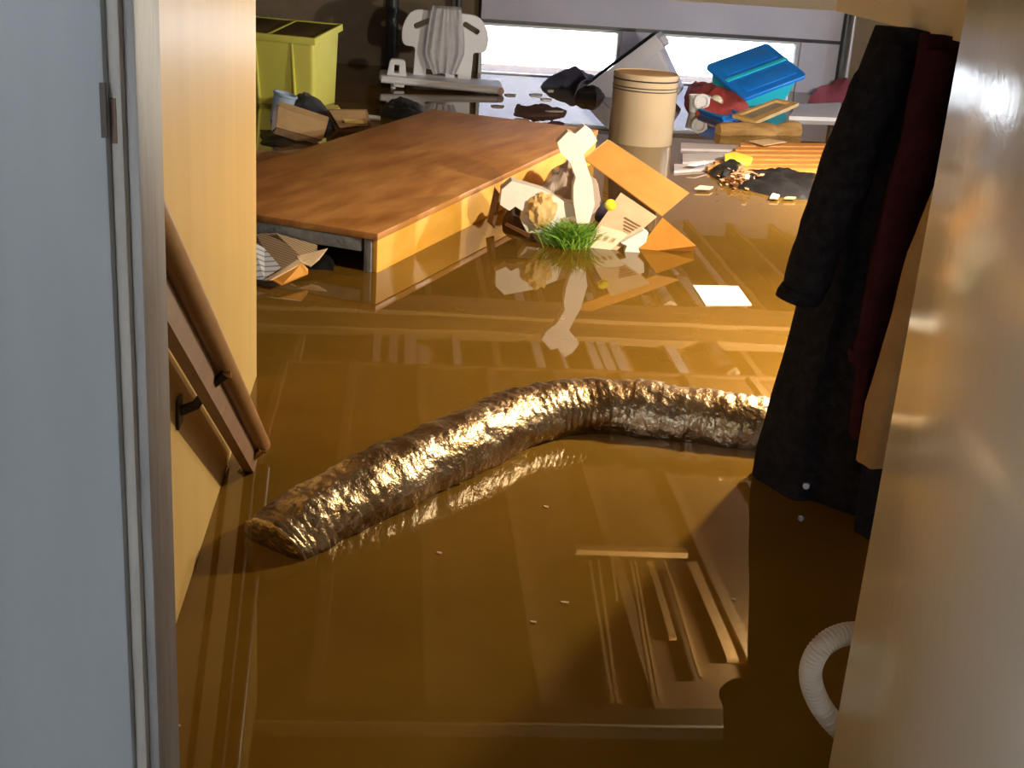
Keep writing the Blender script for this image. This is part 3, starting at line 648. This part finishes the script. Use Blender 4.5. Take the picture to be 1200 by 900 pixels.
# ------------------------------------------------------------------ white shower bench with towel
sb = thing('shower_bench', 'white plastic shower bench with a wide handled backrest by the window', 'bench', (.32, 10.85, -.015), (0, math.radians(2.2), 0))
XZ = Matrix(((1, 0, 0, 0), (0, 0, -1, 0), (0, 1, 0, 0), (0, 0, 0, 1)))  # plate x,y -> world x,z
back = round_poly([(-.245, .07), (-.245, .32), (-.35, .32), (-.37, .46), (-.30, .62), (.27, .62), (.36, .46), (.34, .32), (.235, .32), (.235, .07)], [0, .03, .10, .10, .16, .16, .10, .10, .03, 0])
def slot(cx, cz, ang):
    pts = round_poly([(-.075, -.022), (.075, -.022), (.075, .022), (-.075, .022)], .021); ca, sa = math.cos(ang), math.sin(ang)
    return [(cx + x * ca - y * sa, cz + x * sa + y * ca + .3 * x * x) for x, y in pts][::-1]
hole = [(-.14, .10), (-.14, .155), (.02, .12), (.02, .10)][::-1]
plate('backrest', [back, slot(-.20, .51, .45), slot(.20, .51, -.45), hole, [(.10, .10), (.10, .13), (.125, .13), (.125, .10)]], .045, M_white, sb, .006, Matrix.Translation((.0, .06, 0)) @ XZ)
seat_ol = round_poly([(-.52, -.25), (.48, -.25), (.48, .17), (-.52, .17)], .06)
plate('seat', [seat_ol], .045, M_white, sb, .012, Matrix.Translation((0, 0, .075)))
tube('seat_roll', [(-.50, -.235, .062), (0, -.245, .062), (.47, -.245, .062)], .024, M_white, sb, 14, world=False)
tube('end_roll', [(.47, -.24, .064), (.47, .16, .07)], .032, M_white, sb, 14, world=False); tube('end_cap', [(.47, -.27, .062), (.47, -.24, .063)], .026, M_pink, sb, 14, world=False)
arch = round_poly([(-.085, 0), (-.065, .13), (.055, .13), (.075, 0)], [0, .03, .03, 0])
plate('side_handle', [arch, [(-.028, .02), (-.028, .085), (.012, .085), (.012, .02)][::-1]], .10, M_white, sb, .006, Matrix.Translation((-.375, -.10, .095)) @ XZ)
for x in (-.40, .38):
    for y in (-.18, .10): tube('leg', [(x, y, -.30), (x, y, .055)], .022, M_white, sb, 12, world=False)
boxab('seat_lug', (-.40, -.24, .015), (-.31, -.20, .05), M_white, sb, .012)
tw = thing('towel', 'wet white towel draped over the backrest of the shower bench', 'towel', (.33, 10.80, .09))
bm = bmesh.new(); nx, nz = 40, 40; vv = []
for j in range(nz + 1):
    row = []
    for i in range(nx + 1):
        u = i / nx * 2 - 1; v = j / nz
        x = u * (.105 + .055 * math.sin(min(v * 1.4, 1) * PI * .5) + .012 * mnoise.noise(Vector((v * 3, u, 5)))) * (1 if v < .7 else 1 - (v - .7) * 1.5)
        s = v * .60
        fold = .006 * math.sin(u * 13 + 3 * v) + .018 * mnoise.noise(Vector((u * 5, v * 1.5, 2)))
        if s < .06: y, z = .09 - s * 1.7, .545 + .02 * math.sin(s / .06 * PI)
        else: y, z = -.012 + fold - .02 * v, .545 - (s - .06) * .93 - .02 * abs(u) * v
        row.append(bm.verts.new((x, y, z)))
    vv.append(row)
for j in range(nz):
    for i in range(nx): bm.faces.new((vv[j][i], vv[j][i + 1], vv[j + 1][i + 1], vv[j + 1][i]))
bmesh.ops.solidify(bm, geom=bm.faces[:], thickness=.008)
finish(bm, 'towel_cloth', M_towel, tw, True)

# ------------------------------------------------------------------ beige drum
dm = thing('beige_drum', 'beige metal drum with two dark rings and a wooden top', 'drum', (1.615, 8.66, -.3))
RD = .217
lathe('drum_body', [(RD * .98, 0), (RD, .02), (RD, .735), (RD + .004, .745), (RD + .004, .757), (RD - .006, .762), (RD - .012, .75), (RD - .012, .74)], M_barrel, dm, 56)
for z in (.655, .675): lathe('dark_ring', [(RD + .0005, z - .004), (RD + .0025, z - .003), (RD + .0025, z + .003), (RD + .0005, z + .004)], M_darkline, dm, 56, cap=False)
lathe('raised_ring', [(RD, .715), (RD + .004, .72), (RD, .725)], M_darkline, dm, 56, cap=False)
lathe('drum_lid', [(RD - .014, .742), (RD - .014, .756), (0.01, .758)], M_barlid, dm, 56)

# ------------------------------------------------------------------ tilted grey bin with dark lid
tbn = thing('tilted_grey_bin', 'lavender grey plastic bin tipped up behind the drum with a dark lid', 'bin', (1.95, 11.0, .20), (0, math.radians(-41), math.radians(-16)))
tbody('bin_body', .62, .42, -.36, .05, .80, M_binl, tbn, .03)
for y0, y1 in ((-.24, -.20), (.20, .24)): boxab('bin_rim', (-.35, y0, .02), (.35, y1, .15), M_binl, tbn, .008)
for x0, x1 in ((-.35, -.32), (.32, .35)): boxab('bin_rim', (x0, -.2, .02), (x1, .2, .15), M_binl, tbn, .008)
boxab('bin_inside', (-.318, -.198, .10), (.318, .198, .12), M_bing, tbn)
boxab('bin_lid', (-.33, .02, .152), (.32, .22, .18), M_bing, tbn, .015)
for y in (-.15, -.05, .05, .15): boxab('rim_tab', (.35, y - .015, .04), (.365, y + .015, .11), M_binl, tbn, .003)
o = heap('dark_sack', [W(632, 102), W(690, 105), W(703, 100), W(690, 98), W(640, 98)], .16, M_navybag, None, 6, .3, 6); tag(o, 'dark blue sack lying in front of the left window', 'bag')
o = heap('black_pouch', [W(672, 116), W(700, 119), W(712, 112), W(700, 103), W(675, 104)], .12, M_black, None, 14, .35, 9); tag(o, 'small black pouch floating at the low end of the tipped bin', 'bag')
o = heap('dark_driftwood', [W(600, 134), W(615, 138), W(665, 137), W(667, 131), W(625, 127), W(603, 123)], .065, M_debris, None, 21, .5, 10); tag(o, 'dark brown driftwood piece floating beyond the tabletop', 'driftwood')
o = heap('reddish_clump', [W(634, 149), W(663, 150), W(664, 144), W(645, 140)], .035, M_rdebris, None, 22, .5, 16); tag(o, 'dark reddish clump floating just beyond the tabletop edge', 'debris')
o = slab('tan_scrap', [W(598, 145, .004), W(625, 147, .004), W(618, 139, .004), W(604, 138, .004)], .006, M_card, None, .001, direction=(0, 0, -1)); tag(o, 'tan paper scrap floating at the far tabletop edge', 'paper')
for i, (px, py, wd_, hh, lab) in enumerate(((598, 111, 14, 3, 'white scrap standing in for a window glint nearest the shower bench end'), (628, 111, 16, 4, 'large white scrap standing in for a glint under the left window'), (640, 116, 14, 3, 'white glint scrap just in front of the large one'), (583, 124, 16, 3, 'long white glint scrap left of the driftwood'), (645, 106, 8, 2, 'smallest white glint scrap beside the dark sack'), (650, 130, 22, 1.6, 'thin white strip lying on the driftwood'))):
    z = .07 if i == 5 else .006  # white slivers on the water paint in the broken glints of the window
    o = slab('glint_scrap', [W(px - wd_ / 2, py - hh * .3, z), W(px - wd_ * .1, py - hh / 2, z), W(px + wd_ / 2, py - hh * .2, z), W(px + wd_ * .4, py + hh / 2, z), W(px - wd_ * .3, py + hh * .4, z)], .005, M_foam, None, 0, direction=(0, 0, -1)); tag(o, lab, 'paper', 'white scraps standing in for window glints')

# ------------------------------------------------------------------ blue tote
e1 = Vector((.60, .34, .185)); e2 = Vector((.29, -.35, -.20)); e1n = e1.normalized(); e2 = (e2 - e1n * e2.dot(e1n)); e2n = e2.normalized(); e3 = e2n.cross(e1n)
if e3.z < 0: e3 = -e3
Ms = Matrix((e1n, e3.cross(e1n) , e3)).transposed()
bt_ = thing('blue_tote', 'blue plastic tote with a ribbed blue lid and turquoise sides', 'tote', D(886, 84, 11.0)); bt_.rotation_euler = Ms.to_euler()
tbody('tote_body', .64, .44, -.32, -.015, .82, M_turq, bt_, .03)
plate('lid', [round_poly([(-.36, -.26), (.36, -.26), (.36, .26), (-.36, .26)], .05)], .04, M_blue, bt_, .008)
boxab('lid_ridge', (-.35, -.02, .018), (.35, .015, .032), M_turq, bt_, .006)
boxab('lid_panel', (-.29, .05, .018), (.29, .20, .028), M_blue, bt_, .006); boxab('lid_panel', (-.29, -.20, .018), (.29, -.06, .028), M_blue, bt_, .006)

# ------------------------------------------------------------------ things around the tote
o = heap('red_sack', [W(800, 122), W(815, 134), W(850, 138), W(882, 132), W(870, 116), W(835, 108), W(803, 106)], .15, M_red, None, 31, .45, 6); tag(o, 'crumpled red fabric sack right of the drum', 'bag')
cup = thing('white_cup', 'white cup with a ring handle beside the drum', 'cup', W(818, 131)); k = .09
lathe('cup_wall', [(k * .75, -.03), (k * .8, .0), (k, .13), (k * .92, .13), (k * .7, .02)], M_foam, cup, 24)
tube('cup_handle', [Vector((.0, -k * .8, .05)) + Vector((.055 * math.cos(t), -.02, .055 * math.sin(t) + .04)) for t in [i * 2 * PI / 16 for i in range(17)]], .012, M_foam, cup, 8, world=False)
tr = thing('blue_tray', 'shallow blue tray floating in front of the red sack', 'tray', W(842, 134))
slab('tray_base', [W(820, 131, .02), W(848, 141, .02), W(868, 136, .02), W(838, 124, .02)], .02, M_blue, tr, .004, direction=(0, 0, -1))
q = [W(820, 131, .02), W(848, 141, .02), W(868, 136, .02), W(838, 124, .02)]
for i in range(4): tube('tray_rim', [q[i] + Vector((0, 0, .015)), q[(i + 1) % 4] + Vector((0, 0, .015))], .014, M_blue, tr, 8)
bl = thing('pale_ball', 'pale cream ball resting on the blue tray', 'ball', W(838, 130) + Vector((0, 0, .075)))
bm = bmesh.new(); bmesh.ops.create_uvsphere(bm, u_segments=24, v_segments=14, radius=.056)
for v in bm.verts: v.co.z *= .92
finish(bm, 'ball_shell', M_label, bl, True)
bm = bmesh.new(); bmesh.ops.create_circle(bm, segments=8, radius=.012, cap_ends=True)
for v in bm.verts: v.co = Vector((v.co.x, -.0545, v.co.y))
finish(bm, 'ball_valve', M_carddk, bl)
pf = thing('picture_frame', 'gilt wooden picture frame leaning in front of the blue tote', 'picture frame', W(895, 147))
q = [D(858, 138, 9.75), D(909, 119, 10.2), D(936, 124, 10.15), D(885, 146, 9.6)]
n_ = (q[1] - q[0]).cross(q[3] - q[0]).normalized(); n_ = n_ if n_.z > 0 else -n_
def fb(u, v): return q[0].lerp(q[1], u).lerp(q[3].lerp(q[2], u), v)
for (u0, u1, v0, v1) in ((0, 1, 0, .14), (0, 1, .72, 1), (0, .07, .14, .72), (.93, 1, .14, .72)):
    slab('frame_bar', [fb(u0, v0), fb(u1, v0), fb(u1, v1), fb(u0, v1)], .025, M_frame, pf, .004, direction=n_)
slab('picture', [fb(.07, .14), fb(.93, .14), fb(.93, .72), fb(.07, .72)], .006, M_pic, pf, direction=n_)
slab('backing', [fb(.02, .02), fb(.98, .02), fb(.98, .98), fb(.02, .98)], .006, M_card, pf, direction=-n_)
lg = thing('log', 'short brown log floating beneath the picture frame', 'log', W(888, 158))
la, lb = W(843, 158) + Vector((0, .03, .02)), W(934, 158) + Vector((0, .0, .03))
tube('bark', [la.lerp(lb, t / 14) for t in range(15)], [.062 + .006 * math.sin(t * 1.7) for t in range(15)], M_log, lg, 20, wr=.02, wf=7)
for p, s in ((la, -1), (lb, 1)): tube('cut_end', [p, p + (lb - la).normalized() * .004 * s], .052, M_frame, lg, 20)
o = slab('white_sheet', [W(925, 136, .03), W(982, 138, .03), W(988, 127, .03), W(985, 120, .03), W(935, 122, .03)], .03, M_sheet, None, .006, direction=(0, 0, -1)); tag(o, 'flat white sheet floating between the blue tote and the black coat', 'sheet')
o = heap('dark_red_cloth', [W(945, 121), W(975, 123), W(1008, 126), W(1008, 121), W(985, 118), W(955, 116)], .20, M_dred, None, 41, .35, 6); tag(o, 'dark red cloth heaped right of the blue tote', 'cloth')
sl = thing('slatted_panel', 'panel of orange wooden slats floating in front of the log', 'slatted panel', W(900, 183))
for i, (py, l, r) in enumerate(((169, 868, 985), (174, 862, 985), (179, 856, 985), (184.5, 868, 985), (190, 838, 985), (195, 830, 985))):
    slab('slat', [W(l, py - 1.9, .03), W(r, py - 1.9 + .8, .03), W(r, py + 1.5 + .8, .03), W(l, py + 1.5, .03)], .03, M_slat, sl, .004, direction=(0, 0, -1))
for px in (875, 975): slab('cross_batten', [W(px, 166, .0), W(px + 8, 166, .0), W(px + 8, 197, .0), W(px, 197, .0)], .02, M_rail, sl, .002, direction=(0, 0, -1))
for i, (pp, lab) in enumerate((([(798, 167), (884, 171), (884, 176), (798, 174)], 'upper grey board floating between drum and slats'), ([(800, 180), (850, 179), (852, 187), (800, 190)], 'lower grey board floating between drum and slats'), ([(790, 192), (832, 193), (834, 197), (790, 200)], 'narrow grey board floating left of the black bag'))):
    o = slab('grey_board', [W(x, y, .015) for x, y in pp], .02, M_grey, None, .003, direction=(0, 0, -1)); tag(o, lab, 'board', 'grey boards by the drum')
o = slab('cardboard_scrap', [W(878, 165, .05), W(900, 162.5, .05), W(922, 166, .05), W(895, 170, .05)], .006, M_card, None, .001, direction=(0, 0, -1)); tag(o, 'tan cardboard scrap lying on top of the orange slats', 'cardboard')
o = slab('yellow_sponge', [W(849, 180, .06), W(862, 178, .06), W(882, 184, .06), W(878, 187.5, .06), W(850, 186.5, .06)], .04, M_yell, None, .008, direction=(0, 0, -1)); tag(o, 'yellow sponge on the left end of the slats', 'sponge')
o = slab('white_plastic_scrap', [W(806, 193, .04), W(826, 188, .04), W(831, 190, .04), W(815, 194, .04)], .006, M_sheet, None, 0, direction=(0, 0, -1)); tag(o, 'small white plastic scrap on the grey boards', 'plastic')
o = heap('black_tarp', [W(862, 222), W(905, 232), W(950, 236), W(960, 205), W(915, 200), W(870, 200)], .075, M_black, None, 51, .55, 7); tag(o, 'crumpled black tarp floating in front of the orange slats', 'tarp')
o = heap('black_bin_bag', [W(829, 204), W(846, 213), W(868, 211), W(870, 198), W(848, 192)], .085, M_black, None, 53, .4, 8); tag(o, 'small rounded black bag left of the dry leaves', 'bag')
bm = bmesh.new(); rg = random.Random(5)
for i in range(170):
    p = W(rg.gauss(868, 11), rg.gauss(214, 4.0)); p.z = abs(rg.gauss(.03, .025)); s = rg.uniform(.012, .03)
    R3 = Matrix.Rotation(rg.uniform(0, 6), 3, 'Z') @ Matrix.Rotation(rg.uniform(-1, 1), 3, 'X')
    vs = [bm.verts.new(p + R3 @ Vector(t)) for t in ((-s, 0, 0), (0, -s * .45, .004), (s, 0, .008), (0, s * .45, .004))]; bm.faces.new(vs)
me = bpy.data.meshes.new('leaf_litter'); bm.to_mesh(me); bm.free(); o = link('leaf_litter', me, M_leaf); tag(o, 'brown dry leaves clumped beside the black tarp', 'leaves', kind='stuff')
for i, (px, py, w_, h_, m_, lab) in enumerate(((876, 206, 6, 5, M_label, 'cream foam scrap on top of the dry leaves'), (908, 229, 12, 6, M_label, 'cream paper scrap at the front edge of the black tarp'), (926, 231, 14, 2, M_card, 'thin tan stick at the front edge of the black tarp'), (941, 226, 4, 3, M_foam, 'tiny white scrap beside the black coat'), (825, 219, 22, 4, M_flap, 'tan paper scrap floating beside the orange carton corner'))):
    z = .08 if i == 0 else .02
    o = slab('small_scrap', [W(px - w_ / 2, py + h_ * .4, z), W(px - w_ * .2, py - h_ / 2, z), W(px + w_ / 2, py - h_ * .1, z), W(px + w_ * .3, py + h_ / 2, z)], .008, m_, None, 0, direction=(0, 0, -1)); tag(o, lab, 'scrap')
for i, (px, py, s) in enumerate(((662, 704, 5), (625, 727, 3.5), (860, 700, 3), (205, 848, 7), (515, 646, 3), (640, 592, 3))):
    o = slab('wood_splinter', [W(px - s, py, .003), W(px + s, py + 1, .003), W(px + s * .8, py + 2.4, .003), W(px - s * .7, py + 1.5, .003)], .004, M_card, None, 0, direction=(0, 0, -1))
    tag(o, ['tan splinter floating just left of the reflected batten', 'tan splinter floating in the dark centre of the water', 'tan splinter floating near the black coat reflection', 'brown splinter floating at the foot of the stair wall', 'tan splinter floating in front of the duct\'s left arm', 'tan splinter floating in front of the duct bend'][i], 'splinter', 'splinters on the water')
